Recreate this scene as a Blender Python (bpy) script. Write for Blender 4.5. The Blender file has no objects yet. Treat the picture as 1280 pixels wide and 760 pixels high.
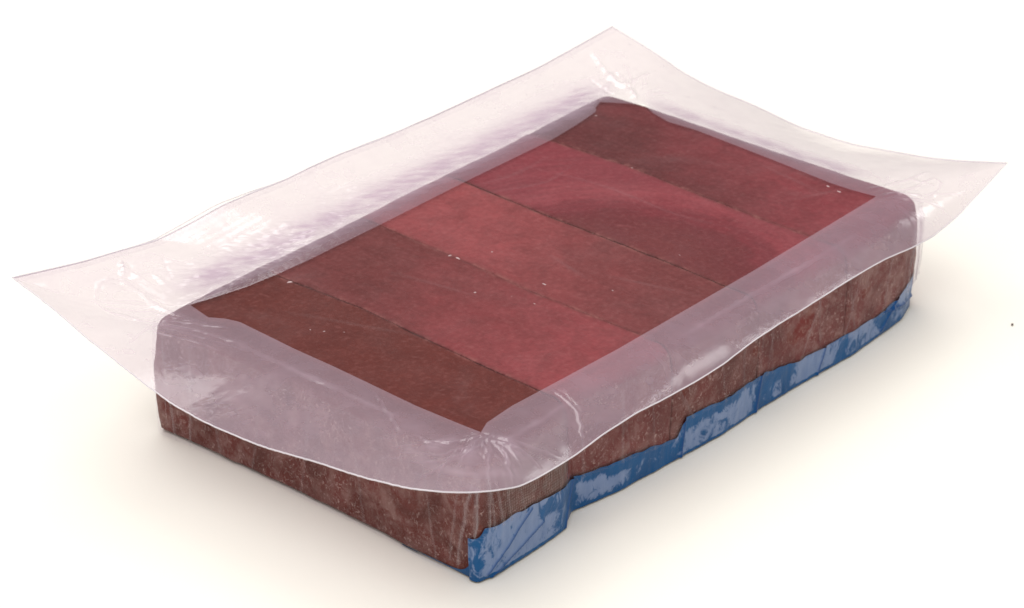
import bpy, math
import numpy as np
from mathutils import Vector

S = bpy.context.scene
COL = S.collection
R = math.radians

# ------------------------------------------------------------------ camera
cam_d = bpy.data.cameras.new('camera')
cam = bpy.data.objects.new('camera', cam_d); COL.objects.link(cam)
cam.location = (-0.6911, -0.59704, 0.59891)
cam.rotation_euler = Vector((0.674378, 0.568484, -0.471212)).to_track_quat('-Z', 'Y').to_euler()
cam_d.sensor_width = 36.0
cam_d.lens = 36.0 * 3500.0 / 1280.0
cam_d.clip_start = 0.01
cam_d.clip_end = 50.0
cam_d.dof.use_dof = True
cam_d.dof.focus_distance = 1.10
cam_d.dof.aperture_fstop = 24.0
S.camera = cam

# ------------------------------------------------------------------ light: a white studio room and a big softbox behind the pack, plus added fill and glint lamps
w = bpy.data.worlds.new('World'); S.world = w; w.use_nodes = True
bg = w.node_tree.nodes['Background']
bg.inputs['Color'].default_value = (1.0, 0.985, 0.96, 1)
bg.inputs['Strength'].default_value = 0.38

def softbox(name, loc, target, size, power, col=(1, 1, 1)):
    d = bpy.data.lights.new(name, 'AREA'); d.shape = 'RECTANGLE'
    d.size, d.size_y = size; d.energy = power; d.color = col
    o = bpy.data.objects.new(name, d); COL.objects.link(o)
    o.location = loc
    o.rotation_euler = (Vector(target) - Vector(loc)).to_track_quat('-Z', 'Y').to_euler()
    return o
softbox('soft_area_light', (0.50, 0.85, 1.60), (0.12, 0.07, 0.03), (1.2, 1.2), 20.5, (1.0, 0.985, 0.965))
softbox('soft_area_light', (-0.75, -0.55, 2.10), (0.12, 0.07, 0.0), (2.2, 2.2), 41.0, (1.0, 0.99, 0.975))  # added fill lamp overhead, lifts the shadow on the near side
softbox('added_glint_light', (1.50, -0.36, 1.45), (0.13, 0.07, 0.03), (.36, .36), 2.6, (1.0, 0.99, 0.98))  # added lamp, only there to give the corner creases glints
S.view_settings.view_transform = 'Standard'
S.view_settings.look = 'None'
S.view_settings.gamma = 1.0
S.view_settings.use_curve_mapping = False
S.view_settings.exposure = 0.0
S.cycles.transparent_max_bounces = 32
S.cycles.max_bounces = 10
S.cycles.use_denoising = True

# ------------------------------------------------------------------ numpy noise
_rng = np.random.RandomState(7)
_P = _rng.permutation(256); _P = np.concatenate([_P, _P, _P])
_G = _rng.normal(size=(256, 3)); _G /= np.linalg.norm(_G, axis=1)[:, None]
def noise3(x, y, z):
    x, y, z = np.broadcast_arrays(np.asarray(x, float), np.asarray(y, float), np.asarray(z, float))
    xi, yi, zi = np.floor(x).astype(int), np.floor(y).astype(int), np.floor(z).astype(int)
    xf, yf, zf = x - xi, y - yi, z - zi
    f = lambda t: t * t * t * (t * (t * 6 - 15) + 10)
    u, v, ww = f(xf), f(yf), f(zf)
    def g(i, j, k):
        h = _P[_P[_P[(xi + i) & 255] + ((yi + j) & 255)] + ((zi + k) & 255)]
        q = _G[h]
        return q[..., 0] * (xf - i) + q[..., 1] * (yf - j) + q[..., 2] * (zf - k)
    l = lambda a, b, t: a + (b - a) * t
    return l(l(l(g(0,0,0), g(1,0,0), u), l(g(0,1,0), g(1,1,0), u), v),
             l(l(g(0,0,1), g(1,0,1), u), l(g(0,1,1), g(1,1,1), u), v), ww) * 1.6
def fbm(x, y, z, n=3):
    a, s, t = 1.0, 1.0, 0.0
    for k in range(n):
        t = t + a * noise3(x * s + 17 * k, y * s, z * s); a *= .5; s *= 2.03
    return t
def sstep(a, b, x):
    t = np.clip((x - a) / (b - a), 0, 1); return t * t * (3 - 2 * t)

# ------------------------------------------------------------------ mesh helpers
def link(name, verts, faces, mat=None, parent=None, smooth=True, attrs=None):
    me = bpy.data.meshes.new(name)
    me.from_pydata(np.asarray(verts).tolist(), [], faces.tolist() if hasattr(faces, 'tolist') else faces)
    me.update()
    if smooth:
        me.polygons.foreach_set('use_smooth', [True] * len(me.polygons))
    for k, a in (attrs or {}).items():
        at = me.attributes.new(k, 'FLOAT', 'POINT'); at.data.foreach_set('value', np.asarray(a, np.float32).ravel())
    if mat: me.materials.append(mat)
    o = bpy.data.objects.new(name, me); COL.objects.link(o)
    if parent: o.parent = parent
    return o
def grid_faces(nu, nv, loop_u=False):
    f = []
    i = np.arange(nu if loop_u else nu - 1); j = np.arange(nv - 1)
    I, J = np.meshgrid(i, j, indexing='ij'); I2 = (I + 1) % nu
    return np.stack([I * nv + J, I2 * nv + J, I2 * nv + J + 1, I * nv + J + 1], -1).reshape(-1, 4)
def tag(o, label, cat, group=None, kind=None):
    o['label'] = label; o['category'] = cat
    if group: o['group'] = group
    if kind: o['kind'] = kind
def resample(poly, n, closed=False):
    p = np.asarray(poly, float); d = np.r_[0, np.cumsum(np.linalg.norm(np.diff(p, axis=0), axis=1))]
    t = np.linspace(0, d[-1], n)
    return np.stack([np.interp(t, d, p[:, k]) for k in range(p.shape[1])], -1)
def smooth1(p, k):
    p = np.asarray(p, float).copy()
    for _ in range(k): p[1:-1] = (p[:-2] + 2 * p[1:-1] + p[2:]) / 4
    return p
def dist_poly(X, Y, poly):
    """distance to a polyline and position along it (0..1)"""
    p = np.asarray(poly, float); best = np.full(X.shape, 9.0); along = np.zeros(X.shape)
    n = len(p) - 1
    for i in range(n):
        a, b = p[i], p[i + 1]; d = b - a; L = d @ d
        t = np.clip(((X - a[0]) * d[0] + (Y - a[1]) * d[1]) / L, 0, 1)
        q = np.hypot(X - a[0] - t * d[0], Y - a[1] - t * d[1])
        m = q < best; best = np.where(m, q, best); along = np.where(m, (i + t) / n, along)
    return best, along

# ------------------------------------------------------------------ node helper
class NT:
    def __init__(s, name):
        s.m = bpy.data.materials.new(name); s.m.use_nodes = True
        s.t = s.m.node_tree; s.t.nodes.clear()
        s.out = s.t.nodes.new('ShaderNodeOutputMaterial')
    def n(s, typ, props=None, **ins):
        nd = s.t.nodes.new('ShaderNode' + typ)
        for k, v in (props or {}).items(): setattr(nd, k, v)
        for k, v in ins.items():
            key = int(k[1:]) if k[0] == '_' and k[1:].isdigit() else k.replace('_', ' ')
            s.set(nd.inputs[key], v)
        return nd
    def set(s, sock, v):
        if isinstance(v, bpy.types.NodeSocket): s.t.links.new(v, sock)
        elif isinstance(v, bpy.types.Node): s.t.links.new(v.outputs[0], sock)
        else: sock.default_value = v
    def math(s, op, a, b=0.0, clamp=False):
        return s.n('Math', {'operation': op, 'use_clamp': clamp}, _0=a, _1=b).outputs[0]
    def ramp(s, fac, stops):
        nd = s.n('ValToRGB', _0=fac); e = nd.color_ramp.elements
        while len(e) < len(stops): e.new(0.5)
        for q, (p, c) in zip(e, stops):
            q.position = p; q.color = (c if isinstance(c, tuple) else (c, c, c)) + (1,) if not isinstance(c, tuple) or len(c) == 3 else c
        return nd.outputs[0]
    def mixc(s, f, a, b, mode='MIX'):
        nd = s.t.nodes.new('ShaderNodeMix'); nd.data_type = 'RGBA'; nd.blend_type = mode
        s.set(nd.inputs[0], f)
        for k, v in ((6, a), (7, b)):
            s.set(nd.inputs[k], v + (1,) if isinstance(v, tuple) and len(v) == 3 else v)
        return nd.outputs[2]
    def noise(s, vec, scale, detail=4, rough=.55, dist=0.0):
        return s.n('TexNoise', Vector=vec, Scale=scale, Detail=detail, Roughness=rough, Distortion=dist).outputs[0]
    def mapping(s, vec, scale=(1, 1, 1), rot=(0, 0, 0), loc=(0, 0, 0)):
        return s.n('Mapping', Vector=vec, Scale=scale, Rotation=rot, Location=loc).outputs[0]

def film_mat(name, milk, colour, rough, bump=0.0, bscale=400, crease_gain=0.4, cloud=0.0, gloss=1.0, dirty=0.0):
    """thin plastic: mostly see-through, a little milky, glossy on top"""
    s = NT(name)
    co = s.n('TexCoord').outputs['Object']
    cr = s.n('Attribute', {'attribute_name': 'crease'}).outputs['Fac']
    fac = s.math('ADD', s.math('MULTIPLY', cr, crease_gain), milk)
    if cloud:
        c = s.ramp(s.noise(co, 38, 5, .6, .4), [(.42, 0.0), (.72, 1.0)])
        fac = s.math('ADD', fac, s.math('MULTIPLY', c, cloud))
    if dirty:
        c = s.ramp(s.noise(s.mapping(co, (1, 1, .75), (0, .35, 0)), 420, 6, .7, .6), [(.56, 0.0), (.74, 1.0)])
        fac = s.math('ADD', fac, s.math('MULTIPLY', c, dirty))
    fac = s.math('MINIMUM', fac, .93)
    nrm = None
    if bump:
        h = s.math('ADD', s.noise(s.mapping(co, (1, 1, 1), (0, 0, .7)), bscale, 4, .6, .8), s.math('MULTIPLY', s.noise(co, bscale * .3, 3, .5), 1.5))
        nrm = s.n('Bump', Strength=bump, Distance=.001, Height=h).outputs[0]
    kw = {'Normal': nrm} if nrm else {}
    dif = s.n('BsdfDiffuse', Color=colour + (1,), **kw)
    trl = s.n('BsdfTranslucent', Color=colour + (1,), **kw)
    milkb = s.n('MixShader', _0=.4, _1=dif.outputs[0], _2=trl.outputs[0])
    tr = s.n('BsdfTransparent', Color=(.975, .965, .980, 1))
    body = s.n('MixShader', _0=fac, _1=tr.outputs[0], _2=milkb.outputs[0])
    gl = s.n('BsdfAnisotropic', Color=(1, 1, 1, 1), Roughness=rough, **kw)
    lw = s.n('LayerWeight', Blend=.5, **kw)
    f5 = s.math('POWER', lw.outputs['Facing'], 4.5)
    fr = s.math('MULTIPLY', s.math('ADD', s.math('MULTIPLY', f5, .9), .045), gloss, True)
    fin = s.n('MixShader', _0=fr, _1=body.outputs[0], _2=gl.outputs[0])
    s.set(s.out.inputs[0], fin.outputs[0])
    return s.m

# ------------------------------------------------------------------ ground
def ground_mat():
    s = NT('white_card')
    co = s.n('TexCoord').outputs['Object']
    c = s.mixc(s.noise(co, 6, 3), (.86, .83, .755), (.88, .85, .78))
    b = s.n('Bump', Strength=.08, Distance=.0005, Height=s.noise(co, 900, 3))
    p = s.n('BsdfPrincipled', Base_Color=c, Roughness=.75, Normal=b.outputs[0])
    p.inputs['Specular IOR Level'].default_value = .2
    s.set(s.out.inputs[0], p.outputs[0]); return s.m
n = 3
gx = np.linspace(-4, 4, 9); GX, GY = np.meshgrid(gx, gx, indexing='ij')
g = link('ground', np.stack([GX, GY, 0 * GX], -1).reshape(-1, 3), grid_faces(9, 9), ground_mat())
g['kind'] = 'structure'; g['label'] = 'smooth white table surface under the pack'

# ------------------------------------------------------------------ measured outlines (metres)
LX, LY, H = 0.270, 0.1569, 0.0552
NEAR_X = [-.0159, -.006, .0121, .0325, .0400, .0459, .0701, .0988, .1326, .1623, .1901, .2228, .2496, .2667, .2870]
NEAR_Y = [-.0100, -.0120, -.0124, -.0118, -.0085, -.0055, -.0103, -.0127, -.0158, -.0153, -.0165, -.0188, -.0182, -.0172, -.0108]
def near_y(x): return np.interp(x, NEAR_X, NEAR_Y)
SEAM_Y = [-.03, .004, .03, .06, .105, .15, .18]
SEAMS = [[.0398, .0401, .0408, .0424, .0455, .0440, .0438],
         [.1010, .1011, .1012, .1016, .1048, .1066, .1068],
         [.1573, .1576, .1592, .1602, .1609, .1634, .1638],
         [.2178, .2180, .2184, .2203, .2234, .2220, .2216]]
def seam_x(k, y):
    if k == 0: return np.interp(y, [-.03, -.01, .02, .05, .10, .148, .165], [-.0150, -.0158, -.0155, -.0142, -.0135, -.0142, -.0150])
    if k == 5: return np.interp(y, [-.03, -.012, .02, .08, .14, .165], [.2835, .2855, .2850, .2850, .2862, .2855])
    return np.interp(y, SEAM_Y, SEAMS[k - 1])

# ------------------------------------------------------------------ tuna slabs
def slab_mat(name, c_a, c_b, c_c, rot, streak, seed, axis_mix, weave=False):
    s = NT(name)
    co = s.n('TexCoord').outputs['Object']
    off = s.mapping(co, (1, 1, 1), (0, 0, 0), (seed * 3.1, seed * 1.7, 0))
    gen = s.n('TexCoord').outputs['Generated']
    sep = s.n('SeparateXYZ', Vector=gen)
    # broad change of flesh colour along the slab, broken up by soft noise
    big = s.noise(off, 22, 4, .6, .5)
    a = s.math('ADD', s.math('MULTIPLY', sep.outputs[1], axis_mix[1]), s.math('MULTIPLY', sep.outputs[0], axis_mix[0]))
    a = s.math('ADD', s.math('ADD', a, axis_mix[2]), s.math('MULTIPLY', s.math('SUBTRACT', big, .5), .9))
    col = s.ramp(a, [(.15, c_a), (.85, c_b)])
    # muscle grain
    gr = s.noise(s.mapping(off, (1, .16, 1), (0, 0, rot)), 230, 6, .65, .7)
    col = s.mixc(s.math('MULTIPLY', s.ramp(gr, [(.3, 0.0), (.75, 1.0)]), .30), col, c_c)
    mott = s.noise(off, 75, 6, .7, .5)
    col = s.mixc(s.ramp(mott, [(.35, .42), (.75, 0.0)]), col, tuple(x * .55 for x in c_a))
    if streak > .5:
        sp = s.n('SeparateXYZ', Vector=co)
        dx = s.math('ADD', sp.outputs[0], -.133); dy = s.math('ADD', sp.outputs[1], -.0425)
        rr = s.math('SQRT', s.math('ADD', s.math('MULTIPLY', dx, dx), s.math('MULTIPLY', dy, dy)))
        an = s.math('ARCTAN2', dy, dx)
        wob = s.math('MULTIPLY', s.math('SUBTRACT', s.noise(off, 38, 5, .65), .5), .034)
        rw = s.math('ADD', rr, wob)
        cmb = s.n('CombineXYZ', _0=s.math('MULTIPLY', rr, 260.0), _1=s.math('MULTIPLY', an, 2.6), _2=0.0)
        fib = s.noise(cmb, 1.0, 5, .6, .4)
        bands = s.ramp(s.math('MULTIPLY', rw, 10.0), [(.25, (.155, .034, .033)), (.50, (.138, .029, .030)), (.600, (.142, .026, .030)), (.650, (.180, .029, .036)), (.715, (.176, .030, .037)), (.775, (.245, .046, .055)), (.86, (.262, .055, .064)), (.97, (.215, .038, .048))])
        bands = s.mixc(s.math('MULTIPLY', s.ramp(fib, [(.35, 0.0), (.70, 1.0)]), .38), bands, (.100, .020, .024))
        bands = s.mixc(s.math('MULTIPLY', s.ramp(fib, [(.62, 0.0), (.80, 1.0)]), .5), bands, (.29, .075, .080))
        col = s.mixc(.88, col, bands)
    fine = s.noise(off, 420, 4, .65, .3)
    col = s.mixc(s.ramp(fine, [(.30, .20), (.52, 0.0)]), col, (.055, .012, .012))
    col = s.mixc(s.ramp(fine, [(.52, 0.0), (.75, .14)]), col, (.42, .19, .18))
    # frost: the cut ends and sides carry pale ice grain, tops only a haze
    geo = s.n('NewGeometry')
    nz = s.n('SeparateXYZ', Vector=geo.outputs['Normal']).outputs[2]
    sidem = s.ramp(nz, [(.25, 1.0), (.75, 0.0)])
    f1 = s.noise(s.mapping(co, (1, 1, .8), (.5, .4, 0)), 700, 6, .72, .9)
    f2 = s.noise(co, 42, 4, .6, .6)
    f3 = s.noise(s.mapping(co, (1, 1, .95), (.25, .5, 0)), 150, 5, .65, .5)
    fleck = s.math('MULTIPLY', s.ramp(f1, [(.55, 0.0), (.63, 1.0)]), s.ramp(s.noise(off, 75, 4, .6), [(.36, .15), (.58, 1.0)]))
    film_ice = s.math('MULTIPLY', s.ramp(f3, [(.42, 0.0), (.62, 1.0)]), s.ramp(f2, [(.36, .1), (.58, 1.0)]))
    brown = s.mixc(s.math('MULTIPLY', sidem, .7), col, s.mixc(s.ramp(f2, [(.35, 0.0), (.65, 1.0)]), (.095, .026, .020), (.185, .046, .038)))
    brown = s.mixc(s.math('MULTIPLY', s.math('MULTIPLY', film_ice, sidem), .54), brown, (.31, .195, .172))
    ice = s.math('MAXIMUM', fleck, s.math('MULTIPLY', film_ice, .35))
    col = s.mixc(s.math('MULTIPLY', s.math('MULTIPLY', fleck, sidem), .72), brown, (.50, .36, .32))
    if weave:
        pos = s.n('SeparateXYZ', Vector=co)
        wob = s.n('VectorMath', {'operation': 'ADD'}, _0=co, _1=s.n('VectorMath', {'operation': 'SCALE'}, _0=s.n('TexNoise', Vector=co, Scale=160.0).outputs[1], Scale=.0016).outputs[0]).outputs[0]
        w1 = s.n('TexWave', {'wave_type': 'BANDS', 'bands_direction': 'X'}, Vector=s.mapping(wob, (1, 0, .22)), Scale=300.0, Distortion=3.0, Detail=2.0).outputs[1]
        w2 = s.n('TexWave', {'wave_type': 'BANDS', 'bands_direction': 'Z'}, Vector=s.mapping(wob, (.25, 0, 1)), Scale=250.0, Distortion=3.4, Detail=2.0).outputs[1]
        wv_ = s.math('MULTIPLY', s.math('MULTIPLY', w1, s.math('ADD', w2, .35)), 1.0, True)
        wm = s.math('MULTIPLY', s.math('MULTIPLY', s.ramp(s.math('MULTIPLY', pos.outputs[1], -1.0), [(0.0, 0.0), (.004, 1.0)]), s.ramp(s.math('ADD', pos.outputs[0], .012), [(.006, 0.0), (.012, 1.0)])), s.ramp(s.noise(co, 60, 3), [(.30, .35), (.5, 1.0)]))
        col = s.mixc(s.math('MULTIPLY', s.math('MULTIPLY', wm, sidem), s.math('MULTIPLY', s.ramp(s.noise(co, 240, 4, .7), [(.32, .25), (.62, 1.0)]), .62)), col, s.mixc(wv_, (.045, .026, .022), (.40, .33, .29)))
    haze = s.math('MULTIPLY', s.ramp(s.noise(off, 130, 6, .75), [(.58, 0.0), (.80, 1.0)]), .15)
    edge = s.ramp(geo.outputs['Pointiness'], [(.51, 0.0), (.60, 1.0)])
    haze = s.math('ADD', haze, s.math('MULTIPLY', s.math('MULTIPLY', edge, s.ramp(f1, [(.42, 0.0), (.6, 1.0)])), .45), True)
    col = s.mixc(haze, col, (.34, .17, .15))
    b = s.n('Bump', Strength=.35, Distance=.0012, Height=s.math('ADD', gr, s.math('MULTIPLY', s.math('MULTIPLY', ice, sidem), .9)))
    sm = s.n('Attribute', {'attribute_name': 'seam'}).outputs['Fac']
    sl = s.math('MULTIPLY', sm, s.ramp(s.noise(off, 160, 5, .7), [(.46, 0.0), (.66, .55)]), True)
    col = s.mixc(s.math('MULTIPLY', sm, .42), col, (.070, .016, .014)); col = s.mixc(sl, col, (.33, .125, .11))
    p = s.n('BsdfPrincipled', Base_Color=col, Roughness=.55, Normal=b.outputs[0])
    p.inputs['Specular IOR Level'].default_value = .05
    s.set(s.out.inputs[0], p.outputs[0]); return s.m

def axis_samples(L, ra, rb, n):
    a = ra * (1 - np.cos(np.linspace(0, math.pi / 2, 6)))
    b = L - rb * (1 - np.cos(np.linspace(0, math.pi / 2, 6)))[::-1]
    m = np.linspace(a[-1], b[0], n)
    return np.r_[a[:-1], m, b[1:]] / L

SLAB_TOP = [.0538, .0541, .0539, .0542, .0540]
def make_slab(k, mat):
    Wd, Dp, Hh = .058, .176, SLAB_TOP[k]
    rl = .0062 if k == 0 else .0006
    rr = .0068 if k == 4 else .0006
    rn, rf, rb = .0066, .0070, .0015
    U = axis_samples(Wd, rl, rr, 44); V = axis_samples(Dp, rn, rf, 110); Q = axis_samples(Hh, rb, .0072, 30)
    idx = {}; verts = []; faces = []
    def vid(i, j, l):
        key = (i, j, l)
        if key not in idx: idx[key] = len(verts); verts.append((U[i], V[j], Q[l]))
        return idx[key]
    nu, nv, nq = len(U), len(V), len(Q)
    def quad(a, b, c, d): faces.append((vid(*a), vid(*b), vid(*c), vid(*d)))
    for i in range(nu - 1):
        for j in range(nv - 1):
            quad((i, j, nq-1), (i+1, j, nq-1), (i+1, j+1, nq-1), (i, j+1, nq-1))
            quad((i, j, 0), (i, j+1, 0), (i+1, j+1, 0), (i+1, j, 0))
    for i in range(nu - 1):
        for l in range(nq - 1):
            quad((i, 0, l), (i+1, 0, l), (i+1, 0, l+1), (i, 0, l+1))
            quad((i, nv-1, l), (i, nv-1, l+1), (i+1, nv-1, l+1), (i+1, nv-1, l))
    for j in range(nv - 1):
        for l in range(nq - 1):
            quad((0, j, l), (0, j, l+1), (0, j+1, l+1), (0, j+1, l))
            quad((nu-1, j, l), (nu-1, j+1, l), (nu-1, j+1, l+1), (nu-1, j, l+1))
    p = np.array(verts) * [Wd, Dp, Hh]
    # elliptical rounding, its own radius on each side
    inner = p.copy()
    dout = np.minimum(p[:, 1], Dp - p[:, 1])
    if k == 0: dout = np.minimum(dout, p[:, 0])
    if k == 4: dout = np.minimum(dout, Wd - p[:, 0])
    rt = .0006 + (.0072 - .0006) * (1 - sstep(.006, .017, dout))
    fz = .42 + .58 * sstep(.50, .92, p[:, 2] / Hh)          # square at the foot, rounder towards the shoulder
    rl = rl * (fz if k == 0 else 1.0) + 0 * fz; rr = rr * (fz if k == 4 else 1.0) + 0 * fz
    rn = rn * fz; rf = rf * fz
    inner[:, 0] = np.clip(p[:, 0], rl, Wd - rr); inner[:, 1] = np.clip(p[:, 1], rn, Dp - rf); inner[:, 2] = np.clip(p[:, 2], rb, Hh - rt)
    d = p - inner
    rad = np.stack([np.where(d[:, 0] < 0, rl, rr), np.where(d[:, 1] < 0, rn, rf), np.where(d[:, 2] < 0, rb, rt)], -1)
    e = d / rad; le = np.linalg.norm(e, axis=1, keepdims=True); le[le == 0] = 1
    nrm = e / le
    p = inner + nrm * rad * (np.linalg.norm(e, axis=1, keepdims=True) > 0)
    # into the pack: u between the two seams, v between the near and far ends
    u = p[:, 0] / Wd; v = p[:, 1] / Dp; z = p[:, 2]
    y = v * Dp - .012
    for _ in range(3):
        x = seam_x(k, y) + u * (seam_x(k + 1, y) - seam_x(k, y))
        yn = near_y(x); y = yn + v * (.1668 + .0006 * np.sin(x * 55) - yn)
    a = seam_x(k, y) + .00004; b = seam_x(k + 1, y) - .00004
    x = a + u * (b - a)
    # ends swell a little halfway up; surface is slightly uneven
    hump = np.sin(np.clip(z / Hh, 0, 1) * math.pi)
    y = y - .0012 * hump * np.exp(-(v / .03) ** 2) + .001 * hump * np.exp(-((1 - v) / .03) ** 2)
    if k == 0: x = x - .0010 * hump * np.exp(-(u / .08) ** 2)
    if k == 4: x = x + .0010 * hump * np.exp(-((1 - u) / .08) ** 2)
    nn = fbm(x * 60 + 5 * k, y * 60, z * 60, 3) * .00022 + fbm(x * 260, y * 260, z * 260 + k, 2) * .00007
    onside = np.abs(nrm[:, 2]) < .5
    amp = np.where(onside, 2.4, 1.0)
    q = np.stack([x, y, z], -1)
    q += nrm * (nn * amp)[:, None] * np.array([.25 if 0 < k < 4 else 1.0, 1, 1])
    q[:, 2] = np.maximum(q[:, 2], 0) + .0006
    ds = np.full(len(q), 9.0)
    if k > 0: ds = np.minimum(ds, u * Wd)
    if k < 4: ds = np.minimum(ds, (1 - u) * Wd)
    seam = np.exp(-(ds / .0014) ** 2) * (nrm[:, 2] > -.1) * (z > Hh * .97)
    o = link('tuna_block', q, faces, mat, attrs={'seam': seam})
    return o
C1, C2, C3, C4, C5 = (.130, .040, .034), (.200, .052, .056), (.215, .062, .060), (.165, .036, .044), (.105, .030, .028)
mats = [
    slab_mat('tuna_brown_flesh', (.112, .021, .015), (.132, .024, .018), (.15, .036, .028), .5, 0, 1, (0.2, -.5, .6), True),
    slab_mat('tuna_half_pink_flesh', (.130, .027, .025), (.272, .050, .056), (.29, .082, .083), .4, 0, 2, (-.1, -1.35, 1.22)),
    slab_mat('tuna_pink_flesh', (.150, .033, .032), (.295, .060, .063), (.31, .092, .092), .55, 0, 3, (-.35, 1.6, -.05)),
    slab_mat('tuna_streaked_flesh', (.150, .026, .030), (.240, .038, .045), (.26, .062, .066), 1.2, .85, 4, (.6, .7, -.1)),
    slab_mat('tuna_dark_to_rose_flesh', (.105, .022, .022), (.250, .044, .053), (.25, .065, .070), .3, .12, 5, (.5, -1.0, .75)),
]
labels = [
    'dull brown red raw tuna block at the near left short end of the pack',
    'raw tuna block turning from brown to pinkish red, beside the dull brown end block',
    'pinkish raw tuna block in the middle of the five, browner towards the near side',
    'wine red raw tuna block with curved darker streaks across its top',
    'raw tuna block at the far short end, dark brown corner fading to rose red',
]
slabs = []
for k in range(5):
    o = make_slab(k, mats[k]); tag(o, labels[k], 'fish', 'raw tuna blocks sealed side by side', 'thing'); slabs.append(o)

# ice flecks stuck to the tops
FLECK = [(0.0432, 0.1437, 3), (0.021, 0.1028, 1.5), (0.0184, 0.108, 1.2), (0.0257, 0.0962, 1), (0.1046, 0.104, 3), (0.1041, 0.108, 2), (0.1102, 0.0609, 2), (0.0857, 0.0778, 1.6), (0.1186, 0.0967, 1.2), (0.1242, 0.0354, 1), (0.2631, 0.0165, 3), (0.2647, 0.0236, 2), (0.1673, 0.033, 1), (0.0928, 0.0638, 1), (0.2233, 0.1026, 1.2), (0.2576, 0.1508, 2), (0.0939, 0.0526, 1), (0.004, 0.1421, 1.2)]
def ice_mat():
    s = NT('pale_ice'); co = s.n('TexCoord').outputs['Object']
    c = s.mixc(s.noise(co, 900, 3), (.36, .20, .19), (.66, .54, .53))
    p = s.n('BsdfPrincipled', Base_Color=c, Roughness=.45); s.set(s.out.inputs[0], p.outputs[0]); return s.m
ICE = ice_mat()
rg = np.random.RandomState(3)
for (x, y, sz) in FLECK:
    k = int(sum(x > seam_x(j, y) for j in range(1, 5)))
    m = 14; a = np.linspace(0, 2 * math.pi, m, endpoint=False)
    rr = (.5 + .5 * rg.rand(m)); L, Wq = .00062 * sz, .00026 * sz
    ang = (-.25 if rg.rand() < .6 else .9) + rg.rand() * .5 + math.pi / 2
    vs = []
    for ring, (sc, zz) in enumerate(((1, 0), (.7, .00022), (.3, .00032))):
        ex, ey = np.cos(a) * L * rr * sc, np.sin(a) * Wq * rr * sc
        vs.append(np.stack([x + ex * math.cos(ang) - ey * math.sin(ang), y + ex * math.sin(ang) + ey * math.cos(ang), np.full(m, SLAB_TOP[k] + .0005 + zz)], -1))
    vs = np.concatenate(vs)
    f = [(r * m + i, r * m + (i + 1) % m, (r + 1) * m + (i + 1) % m, (r + 1) * m + i) for r in range(2) for i in range(m)]
    f.append(tuple(2 * m + i for i in range(m)))
    link('ice_fleck', vs, f, ICE, slabs[k])

# ------------------------------------------------------------------ the vacuum pack
pack = bpy.data.objects.new('vacuum_pack', None); COL.objects.link(pack)
pack.empty_display_size = .05
tag(pack, 'clear vacuum sealed plastic pack with frosted wide rim and blue bottom film', 'package')

M_WIN = film_mat('clear_window_film', .006, (.7, .6, .62), .18, .06, 260, .35, .026, gloss=.26)
M_RIM = film_mat('frosted_rim_film', .37, (.60, .465, .565), .13, .06, 420, .45, .07, gloss=.8)
M_SIDE = film_mat('clear_side_film', .010, (.75, .70, .72), .13, .30, 300, .35, .0, gloss=.28, dirty=.04)
M_EDGE = film_mat('cut_film_edge', .72, (.90, .86, .90), .25, 0, 1, 0, 0)

# outer edge heights of the rim, (x, y, z)
X0, X1, Y0, Y1 = -.06, .3271, -.0304, .1964
LEFT = [(.1964,.0799),(.1851,.0769),(.1737,.0739),(.1624,.0702),(.1511,.0664),(.1397,.0633),(.1284,.0604),(.117,.0576),(.1057,.0547),(.0944,.054),(.083,.0538),(.0717,.0541),(.0603,.0547),(.049,.0561),(.0377,.0579),(.0263,.0596),(.015,.0608)]
NCOR = [(-.06,.0046,.0622),(-.0595,-.0014,.0629),(-.0579,-.0073,.0630),(-.0553,-.0129,.0625),(-.0518,-.0179,.0619),(-.0475,-.0222,.0608),(-.0425,-.0257,.0596),(-.037,-.0282,.0582),(-.0311,-.0298,.0565),(-.025,-.0304,.0544)]
NEAR = [(-.0140,.0508),(-.0019,.0495),(.0174,.0491),(.0368,.0508),(.0561,.0508),(.0755,.0492),(.0948,.0480),(.1142,.0484),(.1335,.0504),(.1529,.0507),(.1723,.0504),(.1916,.0504),(.211,.0504),(.2303,.0493),(.2497,.0469),(.269,.0455),(.2884,.0484),(.3077,.0543),(.3271,.0599)]
RIGHT = [(-.0304,.0599),(-.019,.057),(-.0077,.0541),(.0037,.0516),(.015,.0494),(.0263,.048),(.0377,.0465),(.049,.045),(.0603,.0445),(.0717,.0446),(.083,.0449),(.0944,.0464),(.1057,.048),(.117,.049),(.1284,.0497),(.1397,.0513),(.1511,.0534),(.1624,.057),(.1737,.0604),(.1851,.0632),(.1964,.0657)]
FAR = [(.3271,.0657),(.3077,.0646),(.2884,.0635),(.269,.0625),(.2497,.0629),(.2303,.0629),(.211,.0631),(.1916,.0634),(.1723,.0637),(.1529,.0647),(.1335,.0662),(.1142,.0667),(.0948,.0665),(.0755,.0678),(.0561,.0685),(.0368,.0671),(.0174,.0666),(-.0019,.0696),(-.0213,.0723),(-.0406,.076),(-.06,.0799)]
near_corner_in = (-.0008, .0003)
side_out = [
    [(X0, y, z) for y, z in LEFT] + NCOR[:5],                                  # far-left tip -> near corner
    NCOR[4:] + [(x, Y0, z) for x, z in NEAR],
    [(X1, y, z) for y, z in RIGHT],
    [(x, Y1, z) for x, z in FAR]]
ZW = .0562
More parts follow.
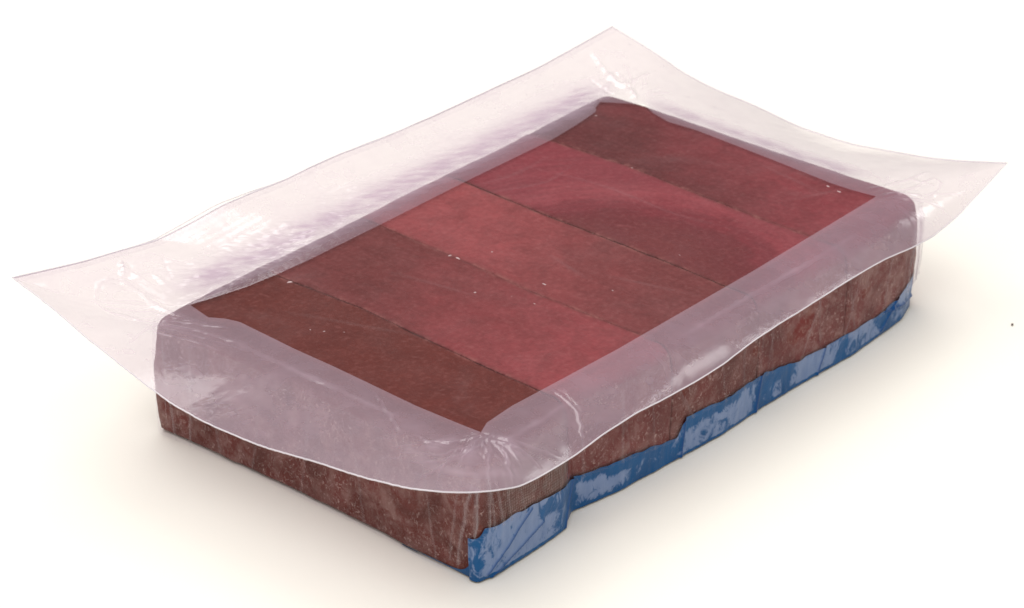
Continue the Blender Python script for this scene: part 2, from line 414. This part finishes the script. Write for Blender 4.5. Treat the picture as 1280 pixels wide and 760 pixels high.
side_in = [
    [(-.0003, .1582), (-.0030, .1450), (.0006, .1390), (.0025, .1324), (.0006, .1000), (.0002, .0766), (-.0010, .0500), (-.0018, .0324), (-.0013, .0100), near_corner_in],
    [near_corner_in, (.0060, .0032), (.0220, .0041), (.0827, .0009), (.1729, -.0008), (.2670, -.0005)],
    [(.2670, -.0005), (.2655, .0110), (.2653, .0219), (.2688, .0595), (.2722, .1029), (.2712, .1184), (.2745, .1300), (.2797, .1393)],
    [(.2797, .1393), (.2684, .1570), (.2620, .1545), (.2585, .1516), (.2400, .1490), (.2208, .1475), (.1628, .1486), (.1071, .1486), (.0600, .1490), (.0433, .1500), (.0250, .1520), (-.0003, .1582)]]
NS = [520, 760, 420, 760]
NT_ = 84
outer, inner = [], []
for so, si, m in zip(side_out, side_in, NS):
    o_ = resample(so, m + 1); o_ = smooth1(o_, 60)
    i_ = smooth1(resample(si, m + 1), 6)
    outer.append(o_[:-1]); inner.append(i_[:-1])
outer_all = np.concatenate(outer); inner_all = np.concatenate(inner)
NSUM = len(outer_all)
sidx = np.concatenate([np.full(m, i) for i, m in enumerate(NS)])
spar = np.concatenate([np.arange(m) / m for m in NS])
# slightly irregular cut, finely serrated on the short left side
jit = fbm(np.arange(NSUM) * .02, 0.3, 0, 3) * .0004
ser = np.where(sidx == 0, .00035 * (np.abs(noise3(np.arange(NSUM) * .23, 5.5, 0))), 0)
cen = outer_all[:, :2] - np.array([.134, .08]); cen /= np.linalg.norm(cen, axis=1)[:, None]
outer_all[:, :2] += cen * (jit + ser)[:, None]

CREASE = {
 'L':[ [(-0.0337, 0.1781), (-0.0272, 0.1833), (-0.018, 0.1832), (-0.0135, 0.1736), (-0.011, 0.1598), (-0.0085, 0.146)],
  [(-0.0337, 0.1781), (-0.0357, 0.172), (-0.0322, 0.1678), (-0.0259, 0.1604), (-0.0216, 0.151), (-0.0162, 0.1404)],
  [(-0.0067, 0.192), (-0.0106, 0.1854), (-0.0156, 0.1804)] ],
 'F':[ [(0.302, 0.1878), (0.2952, 0.1775), (0.2906, 0.1679), (0.2866, 0.1608), (0.2885, 0.1555), (0.2961, 0.1584), (0.3011, 0.157), (0.309, 0.1567)],
  [(0.2906, 0.1679), (0.2784, 0.1616), (0.2625, 0.1543)],
  [(0.2885, 0.1555), (0.283, 0.1473), (0.2747, 0.137)] ],
 'R':[ [(0.2706, 0.0061), (0.2811, 0.0025), (0.2878, -0.0016), (0.2995, -0.0026), (0.3035, -0.0034)],
  [(0.2763, -0.0007), (0.2814, -0.008), (0.2922, -0.0094), (0.3013, -0.0099), (0.2975, -0.0157), (0.2873, -0.0188), (0.2797, -0.0174)],
  [(0.2653, -0.0003), (0.2765, -0.0048), (0.2802, -0.0129), (0.282, -0.0201)],
  [(0.2932, -0.0003), (0.2925, -0.0071), (0.2924, -0.0147)] ],
 'N':[ [(-0.0043, 0.0518), (-0.0101, 0.0415), (-0.0167, 0.0305), (-0.0208, 0.0215)],
  [(-0.0019, -0.001), (-0.0073, -0.0009), (-0.0277, -0.0107)],
  [(-0.0032, -0.0021), (-0.0132, -0.0146), (-0.0243, -0.0234)],
  [(-0.0024, -0.0031), (-0.0054, -0.0159), (-0.0182, -0.0306)],
  [(-0.0023, -0.0014), (-0.0149, 0.0045), (-0.0223, 0.016)],
  [(-0.0054, -0.0032), (-0.0228, -0.0005), (-0.0334, 0.0121)],
  [(-0.0099, -0.0051), (-0.0281, -0.0032), (-0.0375, 0.0044)],
  [(-0.0179, 0.018), (-0.0198, 0.0102), (-0.0167, 0.0029)],
  [(-0.003, -0.006), (0.0008, -0.0177)],
  [(0.0421, 0.0006), (0.0369, -0.0172), (0.025, -0.0283)],
  [(0.0039, -0.0032), (-0.0089, -0.0063), (-0.0244, -0.0058)] ],
 'S':[ [(-0.0229, 0.1571), (-0.0153, 0.1418), (-0.0104, 0.1194)],
  [(-0.0247, 0.1529), (-0.0179, 0.1345), (-0.013, 0.1122)],
  [(-0.0189, 0.1566), (-0.0083, 0.1398), (-0.0017, 0.1257)],
  [(-0.0168, 0.1626), (-0.0096, 0.1477)],
  [(-0.0303, 0.1492), (-0.0228, 0.1341), (-0.0201, 0.1186)] ],
 'W':[ [(-.0300, .0080), (-.0330, -.0080), (-.0270, -.0200), (-.0100, -.0260)], [(-.0040, -.0020), (-.0140, -.0060), (-.0240, -.0130)], [(-.0080, .0060), (-.0200, .0060), (-.0300, .0110)], [(.0010, -.0020), (-.0010, -.0140), (-.0040, -.0230)] ],  # broad white arcs: highlights on bent film put into the milkiness
 'D':[ [(-0.0115, 0.1257), (-0.0115, 0.0862), (-0.0120, 0.0549), (-0.0129, 0.0282)],
  [(-0.0005, -0.0109), (0.0281, -0.0108), (0.0392, -0.0097)],
  [(0.1095, -0.0118), (0.1578, -0.0127), (0.2053, -0.0142), (0.2286, -0.0137)] ],
}
CREASE_SHAPE = {'L': (.0011, .0014, .45), 'F': (.0016, .0020, .25), 'R': (.0011, .0014, .45), 'N': (.0007, .0008, .28), 'S': (.0005, .0007, .22), 'D': (.0003, .0016, .34), 'W': (.0003, .0036, .30)}
def rim_relief(X, Y):
    z = np.zeros(X.shape); c = np.zeros(X.shape)
    jx = X + noise3(X * 260, Y * 260, .4) * .0007; jy = Y + noise3(X * 260, Y * 260, 7.4) * .0007
    for k, lines in CREASE.items():
        hgt, sg, white = CREASE_SHAPE[k]
        for li, ln in enumerate(lines):
            d, al = dist_poly(jx, jy, resample(smooth1(resample(ln, 24), 4), 16))
            fade = np.sin(np.clip(al, .02, .98) * math.pi) ** .45
            mod = .65 + .5 * noise3(al * 7 + li, li * 1.7, hgt * 1000)
            gs = np.exp(-(d / sg) ** 2) * fade * mod
            if k in 'LFR': gs = np.maximum(0, 1 - d / (sg * 1.55)) * fade * mod          # creased film: flat glossy flanks
            z += hgt * gs * (1 if li % 2 == 0 else .8)
            z -= hgt * .35 * np.exp(-(d / (sg * 2.4)) ** 2) * fade
            c += white * np.exp(-(d / (sg * (.4 if k in 'LFR' else .8))) ** 2) * fade * mod
    return z, np.clip(c, 0, 1.3)

T = np.linspace(0, 1, NT_) ** 1.0
P = inner_all[:, None, :] * 1.0
XY = inner_all[:, None, :] + (outer_all[:, None, :2] - inner_all[:, None, :]) * T[None, :, None]
expo = np.array([2.1, 2.8, 1.6, 1.15])[sidx]
ker = np.hanning(161); ker /= ker.sum()
def csmooth(q, k): return np.convolve(np.r_[q[-len(k):], q, q[:len(k)]], k, 'same')[len(k):-len(k)]
expo = csmooth(expo, ker)
gfun = T[None, :] ** expo[:, None]
Z = ZW + (outer_all[:, 2:3] - ZW) * gfun
X, Y = XY[..., 0], XY[..., 1]
ed = np.minimum(1, np.minimum(T * 12, (1 - T) * 6))[None, :]
soft = fbm(X * 28, Y * 28, 1.0, 3) * csmooth(np.where(sidx == 3, .0005, .00022), ker)[:, None] * np.minimum(1, T * 3)[None, :] * (1 - T[None, :] ** 4)
# fine drawn-in wrinkles on the long far side, near the block
farw = sstep(.1535, .160, Y) * (1 - sstep(.172, .186, Y)) * sstep(-.02, .01, X) * (1 - .85 * sstep(.20, .255, X))
qa, qb = X * .94 - Y * .35, X * .35 + Y * .94
jw = noise3(X * 80, Y * 80, 3.3) * .0015
wr = noise3(qa * 240, (qb + jw) * 900, 2.0) * .00015 + noise3(qa * 330, (qb + jw) * 1500, 3) * .00007 + fbm(qa * 55, (qb + 2 * jw) * 300, 5, 3) * .00016
lenw = noise3(X * 22, Y * 300, 5.0) * .0002 * sstep(.155, .165, Y)
frontw = noise3(X * 300, Y * 70, 6.0) * .00003 + noise3(X * 70, Y * 300, 9) * .00003
rz, rc = rim_relief(X, Y)
# drawn tension wrinkles running out from the four window corners
rw = np.random.RandomState(21)
for (cx_, cy_, ad, spread, cnt, r0, r1) in [(-.0005, .1570, 140, 62, 16, .004, .045), (.2790, .1420, 42, 60, 13, .004, .036), (.2690, -.0003, -40, 66, 15, .004, .034), (-.0010, .0002, 222, 74, 24, .003, .040)]:
    for q_ in range(cnt):
        a_ = R(ad + rw.uniform(-spread, spread)); ra = r0 + rw.rand() * .010; rb_ = ra + .006 + rw.rand() * (r1 - r0 - .008); bend = rw.uniform(-.35, .35)
        ln = [(cx_ + rr_ * math.cos(a_ + bend * f_), cy_ + rr_ * math.sin(a_ + bend * f_)) for f_, rr_ in ((0, ra), (.35, ra + .35 * (rb_ - ra)), (.7, ra + .7 * (rb_ - ra)), (1, rb_))]
        d, al = dist_poly(X, Y, ln); fd = np.sin(np.clip(al, .02, .98) * math.pi); sg_ = rw.uniform(.0004, .0011)
        rz = rz + rw.uniform(.00012, .00042) * np.exp(-(d / sg_) ** 2) * fd * rw.choice([1, 1, -1])
        rc = rc + rw.uniform(.02, .16) * np.exp(-(d / sg_) ** 2) * fd
Z = Z + (soft + wr * farw + lenw + frontw + rz) * ed
hz_n = .75 + .45 * fbm(qa * 90, qb * 420, 11, 2)
far_haze = np.exp(-((Y - .1640) / .0078) ** 2) * sstep(-.012, .02, X) * (1 - sstep(.262, .290, X)) * hz_n
end_haze = np.exp(-((X - .2830) / .0060) ** 2) * sstep(.010, .03, Y) * (1 - sstep(.125, .150, Y)) * (.7 + .4 * fbm(X * 200, Y * 90, 13, 2))
contact = np.exp(-(T[None, :] / .17) ** 2) * csmooth(np.array([0, 0, .8, 1.0])[sidx], ker)[:, None]
crease = rc * ed - .26 * contact + np.clip(far_haze, 0, 1.1) * 1.35 * ed + np.clip(end_haze, 0, 1.1) * 1.2 * ed + .10 * ed * np.maximum(0, noise3(X * 160, Y * 160, 4))
V = np.stack([X, Y, Z], -1).reshape(-1, 3)
rim = link('seal_rim', V, grid_faces(NSUM, NT_, True), M_RIM, pack, attrs={'crease': crease.reshape(-1)})
rim['label'] = 'frosted flat seal rim with crumpled glossy corners'

def tube(name, path, r, mat, parent, closed=True, nseg=6):
    p = np.asarray(path); m = len(p)
    tg = np.roll(p, -1, 0) - np.roll(p, 1, 0)
    if not closed: tg[0] = p[1] - p[0]; tg[-1] = p[-1] - p[-2]
    tg /= np.linalg.norm(tg, axis=1)[:, None] + 1e-12
    upv = np.array([0, 0, 1.0]); sd = np.cross(tg, upv); sd /= np.linalg.norm(sd, axis=1)[:, None] + 1e-12
    uu = np.cross(sd, tg)
    a = np.linspace(0, 2 * math.pi, nseg, endpoint=False)
    rr = np.broadcast_to(r, (m,))
    v = p[:, None, :] + rr[:, None, None] * (np.cos(a)[None, :, None] * sd[:, None, :] + np.sin(a)[None, :, None] * uu[:, None, :])
    F = []
    for i in range(m if closed else m - 1):
        for j in range(nseg):
            F.append((i * nseg + j, ((i + 1) % m) * nseg + j, ((i + 1) % m) * nseg + (j + 1) % nseg, i * nseg + (j + 1) % nseg))
    return link(name, v.reshape(-1, 3), F, mat, parent)
edge_path = np.stack([X[:, -1], Y[:, -1], Z[:, -1]], -1)
tube('cut_edge', edge_path[::2], .00032, M_EDGE, pack)
# the second web peeks out past the first one on the far long side
seg = np.arange(NSUM)[(sidx == 3)]
q = edge_path[seg][::3].copy(); tt = np.linspace(0, 1, len(q))
off = .0030 * np.exp(-((tt - .72) / .10) ** 2) + .0012 * np.exp(-((tt - .45) / .05) ** 2)
base = edge_path[seg][::3]
low = np.stack([base + np.array([0, -.004, -.0006]), base + np.stack([0 * off, off, -.0003 + 0 * off], -1)], 1)
link('lower_web_edge', low.reshape(-1, 3), grid_faces(len(q), 2), M_WIN, pack, attrs={'crease': np.zeros(len(q) * 2)})
tube('lower_web_rim', low[:, 1], .00022, M_EDGE, pack, closed=False)

# clear window over the fish: Coons patch of the four inner sides
na, nb = 260, 150
sl = smooth1(resample(side_in[0][::-1], nb), 3)       # near -> far at left
sr = smooth1(resample(side_in[2], nb), 3)             # near -> far at right
sn = smooth1(resample(side_in[1], na), 3)             # left -> right, near
sf = smooth1(resample(side_in[3][::-1], na), 3)       # left -> right, far
u = np.linspace(0, 1, na)[:, None, None]; v = np.linspace(0, 1, nb)[None, :, None]
C = ((1 - v) * sn[:, None] + v * sf[:, None] + (1 - u) * sl[None] + u * sr[None]
     - ((1 - u) * (1 - v) * sn[0] + u * (1 - v) * sn[-1] + (1 - u) * v * sf[0] + u * v * sf[-1]))
wx, wy = C[..., 0], C[..., 1]
eb = np.minimum(1, 14 * np.minimum(np.minimum(u, 1 - u), np.minimum(v, 1 - v)))[..., 0]
wz = ZW - .00015 - .00055 * eb + eb * (noise3(wx * 300 + wy * 120, wy * 60, 2) * .00005 + fbm(wx * 40, wy * 40, 3) * .00012)
wcr = np.zeros(wx.shape)
WINCREASE = [[(.19, .148), (.2000, .100), (.1950, .052), (.205, .02)], [(.150, .14), (.185, .120), (.212, .125)], [(.15, .147), (.18, .137), (.215, .138)],
             [(.02, .13), (.045, .06)], [(.075, .12), (.083, .07)], [(.132, .08), (.123, .045)], [(.255, .02), (.262, .06)], [(.235, .03), (.27, .012)], [(.13, .05), (.142, .004)]]
SMEAR = [[(.262, .010), (.240, .040)], [(.268, .02), (.262, .065)], [(.004, .137), (.014, .128), (.012, .112)], [(.004, .010), (.02, .03), (.035, .034)], [(.215, .12), (.245, .09), (.258, .05)], [(.025, .145), (.06, .141)]]
for ln in SMEAR:
    d, al = dist_poly(wx, wy, smooth1(resample(ln, 16), 4)); wcr += .11 * np.exp(-(d / .0035) ** 2) * np.sin(np.clip(al, .03, .97) * math.pi) * (.6 + .7 * fbm(wx * 220, wy * 220, 3, 3))
wcr = np.clip(wcr, 0, 1)
for i, ln in enumerate(WINCREASE):
    d, al = dist_poly(wx, wy, smooth1(resample(ln, 16), 4)); fade = np.sin(np.clip(al, .03, .97) * math.pi)
    wcr += .16 * np.exp(-(d / .0008) ** 2) * fade; wz += .00018 * np.exp(-(d / .0007) ** 2) * fade
link('top_film', np.stack([wx, wy, wz], -1).reshape(-1, 3), grid_faces(na, nb), M_WIN, pack, attrs={'crease': wcr.reshape(-1)})

# ------------------------------------------------------------------ side film wrapped round the block
def footprint(offset, n):
    pts = []
    def arc(cx, cy, r, a0, a1, m=14):
        for a in np.radians(np.linspace(a0, a1, m)): pts.append((cx + r * math.cos(a), cy + r * math.sin(a)))
    r = .007
    for y in np.linspace(.158, .0, 40): pts.append((float(seam_x(0, y)), y))
    arc(-.0158 + r, -.0105 + r, r, 185, 265)
    for x in np.linspace(-.004, .277, 120): pts.append((x, float(near_y(x))))
    arc(.2855 - r, -.0125 + r, r, 285, 355)
    for y in np.linspace(.004, .156, 40): pts.append((float(seam_x(5, y)), y))
    arc(.2855 - r, .1665 - r, r, 5, 85)
    for x in np.linspace(.272, -.003, 60): pts.append((x, .1672))
    arc(-.0150 + r, .1665 - r, r, 95, 175)
    pts.append(pts[0])
    p = smooth1(resample(pts, n + 1), 4)[:-1]
    t = np.roll(p, -1, 0) - np.roll(p, 1, 0); t /= np.linalg.norm(t, axis=1)[:, None]
    nrm = np.stack([-t[:, 1], t[:, 0]], -1)
    cenv = p - np.array([.135, .08]); sgn = np.sign((nrm * cenv).sum(1)); nrm *= np.sign(sgn.sum())
    return p + nrm * offset, nrm
NF, NV = 1500, 48
fp, fn = footprint(.0, NF)
hh = np.linspace(0, 1, NV)
def corner_w(p, c, r): return np.exp(-(np.linalg.norm(p - np.array(c), axis=1) / r) ** 2)
cw = corner_w(fp, (-.0155, -.0105), .016) * .5 + corner_w(fp, (.2855, -.012), .014) * 1.5 + corner_w(fp, (-.015, .1660), .018) + corner_w(fp, (.2855, .166), .018)
sarc = np.arange(NF) * 1.0
pleat = noise3(sarc * .055, 1.5, 0)
hz = hh[None, :]
offm = .0014 + .0005 * noise3(sarc[:, None] * .02, hz * 3, 5) + cw[:, None] * (.0012 + .0022 * pleat[:, None] * np.sin(hz * math.pi) + .0016 * np.sin(hz * math.pi))
offm = offm - .0012 * sstep(.0, .25, 1 - hz) * 0 + .0
flare = .0004 * (1 - hz) ** 3                                            # tucks out onto the table
sx = fp[:, None, 0] + fn[:, None, 0] * (offm + flare); sy = fp[:, None, 1] + fn[:, None, 1] * (offm + flare)
ztop = .0508
onnear = sstep(.0, -.006, fp[:, 1])[:, None] * (1 - sstep(.35, .55, hz))
offm = offm + .0010 * onnear
zb = np.where((fp[:, 1] < .004), np.interp(fp[:, 0], [-.0165, -.0135, .0029, .032, .0495, .0778, .1046, .1092, .1373, .1629, .1866, .2047, .2324, .2484, .264, .2833, .2858], [.0008, .0225, .0220, .0195, .0150, .0135, .0100, .0175, .0165, .0163, .0122, .0118, .0116, .0108, .0135, .0160, .0008]), .0008)
zb = np.convolve(np.r_[zb[-9:], zb, zb[:9]], np.ones(7) / 7, 'same')[9:-9][:, None]
sz = zb + hz * (ztop - zb) + 0 * sx
# folds standing on the film
scr = np.zeros(sx.shape); kk = np.random.RandomState(11)
peri = np.cumsum(np.r_[0, np.linalg.norm(np.diff(fp, axis=0), axis=1)])
def fold(s0, s1, z0, z1, h_, sg, white):
    global sx, sy, scr
    zc = (sz - z0) / (z1 - z0); on = sstep(-.05, .1, zc) * (1 - sstep(.85, 1.05, zc))
    dd = peri[:, None] - (s0 + (s1 - s0) * zc) - .0004 * noise3(zc * 5, s0 * 50, 0)
    gsh = np.exp(-(dd / sg) ** 2) * on
    sx = sx + fn[:, None, 0] * h_ * gsh; sy = sy + fn[:, None, 1] * h_ * gsh; scr = scr + white * gsh
c1 = .158 + .004           # arc length at the near corner
for a in (.006, .0125): fold(a + kk.uniform(-.002, .002), a + kk.uniform(-.006, .006), .001, .05, .0005, .00045, .8)
for a, b_, wt in ((.1555, .163, .5), (.160, .1665, .8), (.166, .1675, 1.1), (.171, .1705, .9), (.176, .170, .7), (.181, .1725, .8), (.186, .176, .6), (.196, .182, .5), (.150, .141, .45)): fold(a, b_, .001, .05, .0006, .00045, wt)
for a in (.235, .255, .30, .33, .37, .40, .43): fold(a, a + kk.uniform(-.02, .02), .012, .048, .0004, .0006, .4)
for a in (.030, .047, .075, .11): fold(a, a + kk.uniform(-.01, .01), .001, .05, .0004, .0005, .35)
for a in (.21, .222, .262, .275, .32, .339, .345, .352, .385, .41): fold(a, a + kk.uniform(-.012, .012), .001, .05, .0004, .0005, .30)
for a in (.452, .458, .462, .466, .470, .474, .478): fold(a + kk.uniform(-.002, .002), a + kk.uniform(-.006, .006), .001, .05, .0012, .0007, .6)
link('side_film', np.stack([sx, sy, sz], -1).reshape(-1, 3), grid_faces(NF, NV, True), M_SIDE, pack, attrs={'crease': np.clip(scr, 0, 1).reshape(-1)})

# ------------------------------------------------------------------ blue printed bottom film, turned up the long near side
def blue_mat():
    s = NT('blue_printed_film')
    co = s.n('TexCoord').outputs['Object']
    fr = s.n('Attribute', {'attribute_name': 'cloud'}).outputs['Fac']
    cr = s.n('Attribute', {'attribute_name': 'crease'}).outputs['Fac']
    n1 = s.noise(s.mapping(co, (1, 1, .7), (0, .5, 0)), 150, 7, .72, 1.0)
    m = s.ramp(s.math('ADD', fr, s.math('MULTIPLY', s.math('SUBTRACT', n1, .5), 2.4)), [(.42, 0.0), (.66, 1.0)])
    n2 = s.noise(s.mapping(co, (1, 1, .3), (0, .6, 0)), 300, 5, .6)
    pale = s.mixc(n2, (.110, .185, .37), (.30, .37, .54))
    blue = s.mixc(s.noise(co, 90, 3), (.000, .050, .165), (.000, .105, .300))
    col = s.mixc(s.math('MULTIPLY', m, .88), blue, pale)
    col = s.mixc(s.math('MULTIPLY', cr, .9), col, (.002, .055, .21))
    b = s.n('Bump', Strength=.3, Distance=.001, Height=s.math('ADD', n1, n2))
    p = s.n('BsdfPrincipled', Base_Color=col, Roughness=.32, Normal=b.outputs[0])
    p.inputs['Specular IOR Level'].default_value = .28
    s.set(s.out.inputs[0], p.outputs[0]); return s.m
LEN_L = .029                                       # how far it reaches along the short left side
pth = [(float(seam_x(0, y)), y) for y in np.linspace(LEN_L, .0, 12)]
r = .0008
pth += [(-.0158 + r + r * math.cos(a), -.0105 + r + r * math.sin(a)) for a in np.radians(np.linspace(185, 265, 10))]
pth += [(x, float(near_y(x))) for x in np.linspace(-.007, .280, 160)]
pth += [(.2850 - .006 + .006 * math.cos(a), -.0115 + .006 + .006 * math.sin(a)) for a in np.radians(np.linspace(285, 350, 8))]
NB, NBV = 900, 40
bp = smooth1(resample(pth, NB), 5)
bt = np.gradient(bp, axis=0); bt /= np.linalg.norm(bt, axis=1)[:, None]; bn = np.stack([bt[:, 1], -bt[:, 0]], -1)
onleft = bp[:, 1] > -.0070
onleft = onleft & (bp[:, 0] < 0)
btx = [-.0165, -.0135, .0029, .032, .0495, .0778, .1046, .1092, .1373, .1629, .1866, .2047, .2324, .2484, .264, .2833, .29]
btz = [.0190, .0240, .0237, .0210, .0165, .0150, .0112, .0192, .0180, .0178, .0136, .0132, .0130, .0122, .0150, .0178, .0178]
topz = np.where(onleft, .0022 + .016 * np.exp(-np.maximum(0, bp[:, 1] + .010) / .0030), np.interp(bp[:, 0], btx, btz))
topz = np.where(onleft, topz * np.clip((LEN_L - bp[:, 1]) / .012, .12, 1), topz)
topz = topz + noise3(np.arange(NB) * .06, 3.3, 0) * np.where(onleft, .0003, .0007)
topz = np.where(onleft, np.maximum(topz - .0004, .0011), topz)
hv = np.linspace(0, 1, NBV)[None, :]
bz = .0009 + hv * (topz[:, None] - .0009)
sb = np.r_[0, np.cumsum(np.linalg.norm(np.diff(bp, axis=0), axis=1))][:, None]
bo = .0014 + .0007 * noise3(sb * 90 + bz * 60, bz * 60, 1.2) + .0004 * noise3(sb * 300, bz * 120, 8) + .0008 * (1 - hv) ** 4
bo = np.clip(bo * .45 + .0001, .0004, .0014) + np.where(onleft, 0, .0012)[:, None] * np.sin(np.clip(bz / .054, 0, 1) * math.pi)
bo = np.where(onleft[:, None], -.0003 + .0006 * hv, bo)
bx = bp[:, None, 0] + bn[:, None, 0] * bo; by = bp[:, None, 1] + bn[:, None, 1] * bo
# paler patches and deeper blue places between them, in x / height
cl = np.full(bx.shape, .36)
def tone_patch(x0, x1, z0, z1, v, soft=.004):
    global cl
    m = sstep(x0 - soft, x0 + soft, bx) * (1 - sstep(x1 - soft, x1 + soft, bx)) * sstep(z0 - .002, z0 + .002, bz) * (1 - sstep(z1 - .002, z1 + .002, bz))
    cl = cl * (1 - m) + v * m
tone_patch(-.013, .026, .001, .030, .78, .0025); tone_patch(.018, .030, .013, .021, .25)
tone_patch(.046, .075, .003, .012, .80); tone_patch(.066, .100, .010, .020, .05); tone_patch(.036, .048, .0, .03, .15)
tone_patch(.108, .156, .001, .014, .62); tone_patch(.108, .155, .0145, .024, .08); tone_patch(.145, .157, .002, .016, .7)
tone_patch(.158, .180, .0, .03, .12); tone_patch(.168, .176, .001, .010, .55)
tone_patch(.184, .214, .002, .020, .80); tone_patch(.214, .221, .002, .02, .15); tone_patch(.222, .244, .001, .02, .70)
tone_patch(.244, .258, .006, .02, .2); tone_patch(.258, .280, .010, .02, .72); tone_patch(.262, .288, .002, .009, .45)
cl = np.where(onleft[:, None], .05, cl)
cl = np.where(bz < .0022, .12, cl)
bcr = np.zeros(bx.shape)
for (xa, za, xb, zb, sg) in [(-.012, .003, .012, .022, .0006), (-.010, .001, .020, .012, .0005), (.035, .0, .046, .022, .0011), (.248, .003, .262, .016, .0010), (.250, .012, .280, .006, .0008), (.157, 0, .160, .02, .0012), (.20, 0, .206, .018, .0006), (.1075, 0, .1085, .02, .0007)]:
    d, al = dist_poly(bx, bz, [(xa, za), (xb, zb)]); f = np.exp(-(d / sg) ** 2); bcr += f
    bx = bx + bn[:, None, 0] * .0008 * f; by = by + bn[:, None, 1] * .0008 * f
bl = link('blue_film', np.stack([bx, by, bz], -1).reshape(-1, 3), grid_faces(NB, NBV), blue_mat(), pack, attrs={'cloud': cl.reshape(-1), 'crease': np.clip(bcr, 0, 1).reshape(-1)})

# ------------------------------------------------------------------ one dark crumb on the table
cm = NT('dark_crumb_crust'); cc = cm.n('TexCoord').outputs['Object']
pb = cm.n('BsdfPrincipled', Base_Color=cm.mixc(cm.noise(cc, 800, 3), (.10, .08, .07), (.22, .17, .15)), Roughness=.8)
cm.set(cm.out.inputs[0], pb.outputs[0])
nu, nv = 12, 8; vs = []
for i in range(nu):
    for j in range(nv):
        a, b = 2 * math.pi * i / nu, math.pi * j / (nv - 1)
        rr = .00075 * (1 + .35 * float(noise3(math.cos(a) * 2, math.sin(a) * 2, b * 1.5)))
        vs.append((.2946 + rr * math.sin(b) * math.cos(a), -.0588 + .7 * rr * math.sin(b) * math.sin(a), .0006 - .75 * rr * math.cos(b) * .8))
cr_ = link('crumb', vs, grid_faces(nu, nv, True), cm.m)
tag(cr_, 'tiny dark crumb lying on the white table right of the pack', 'crumb')
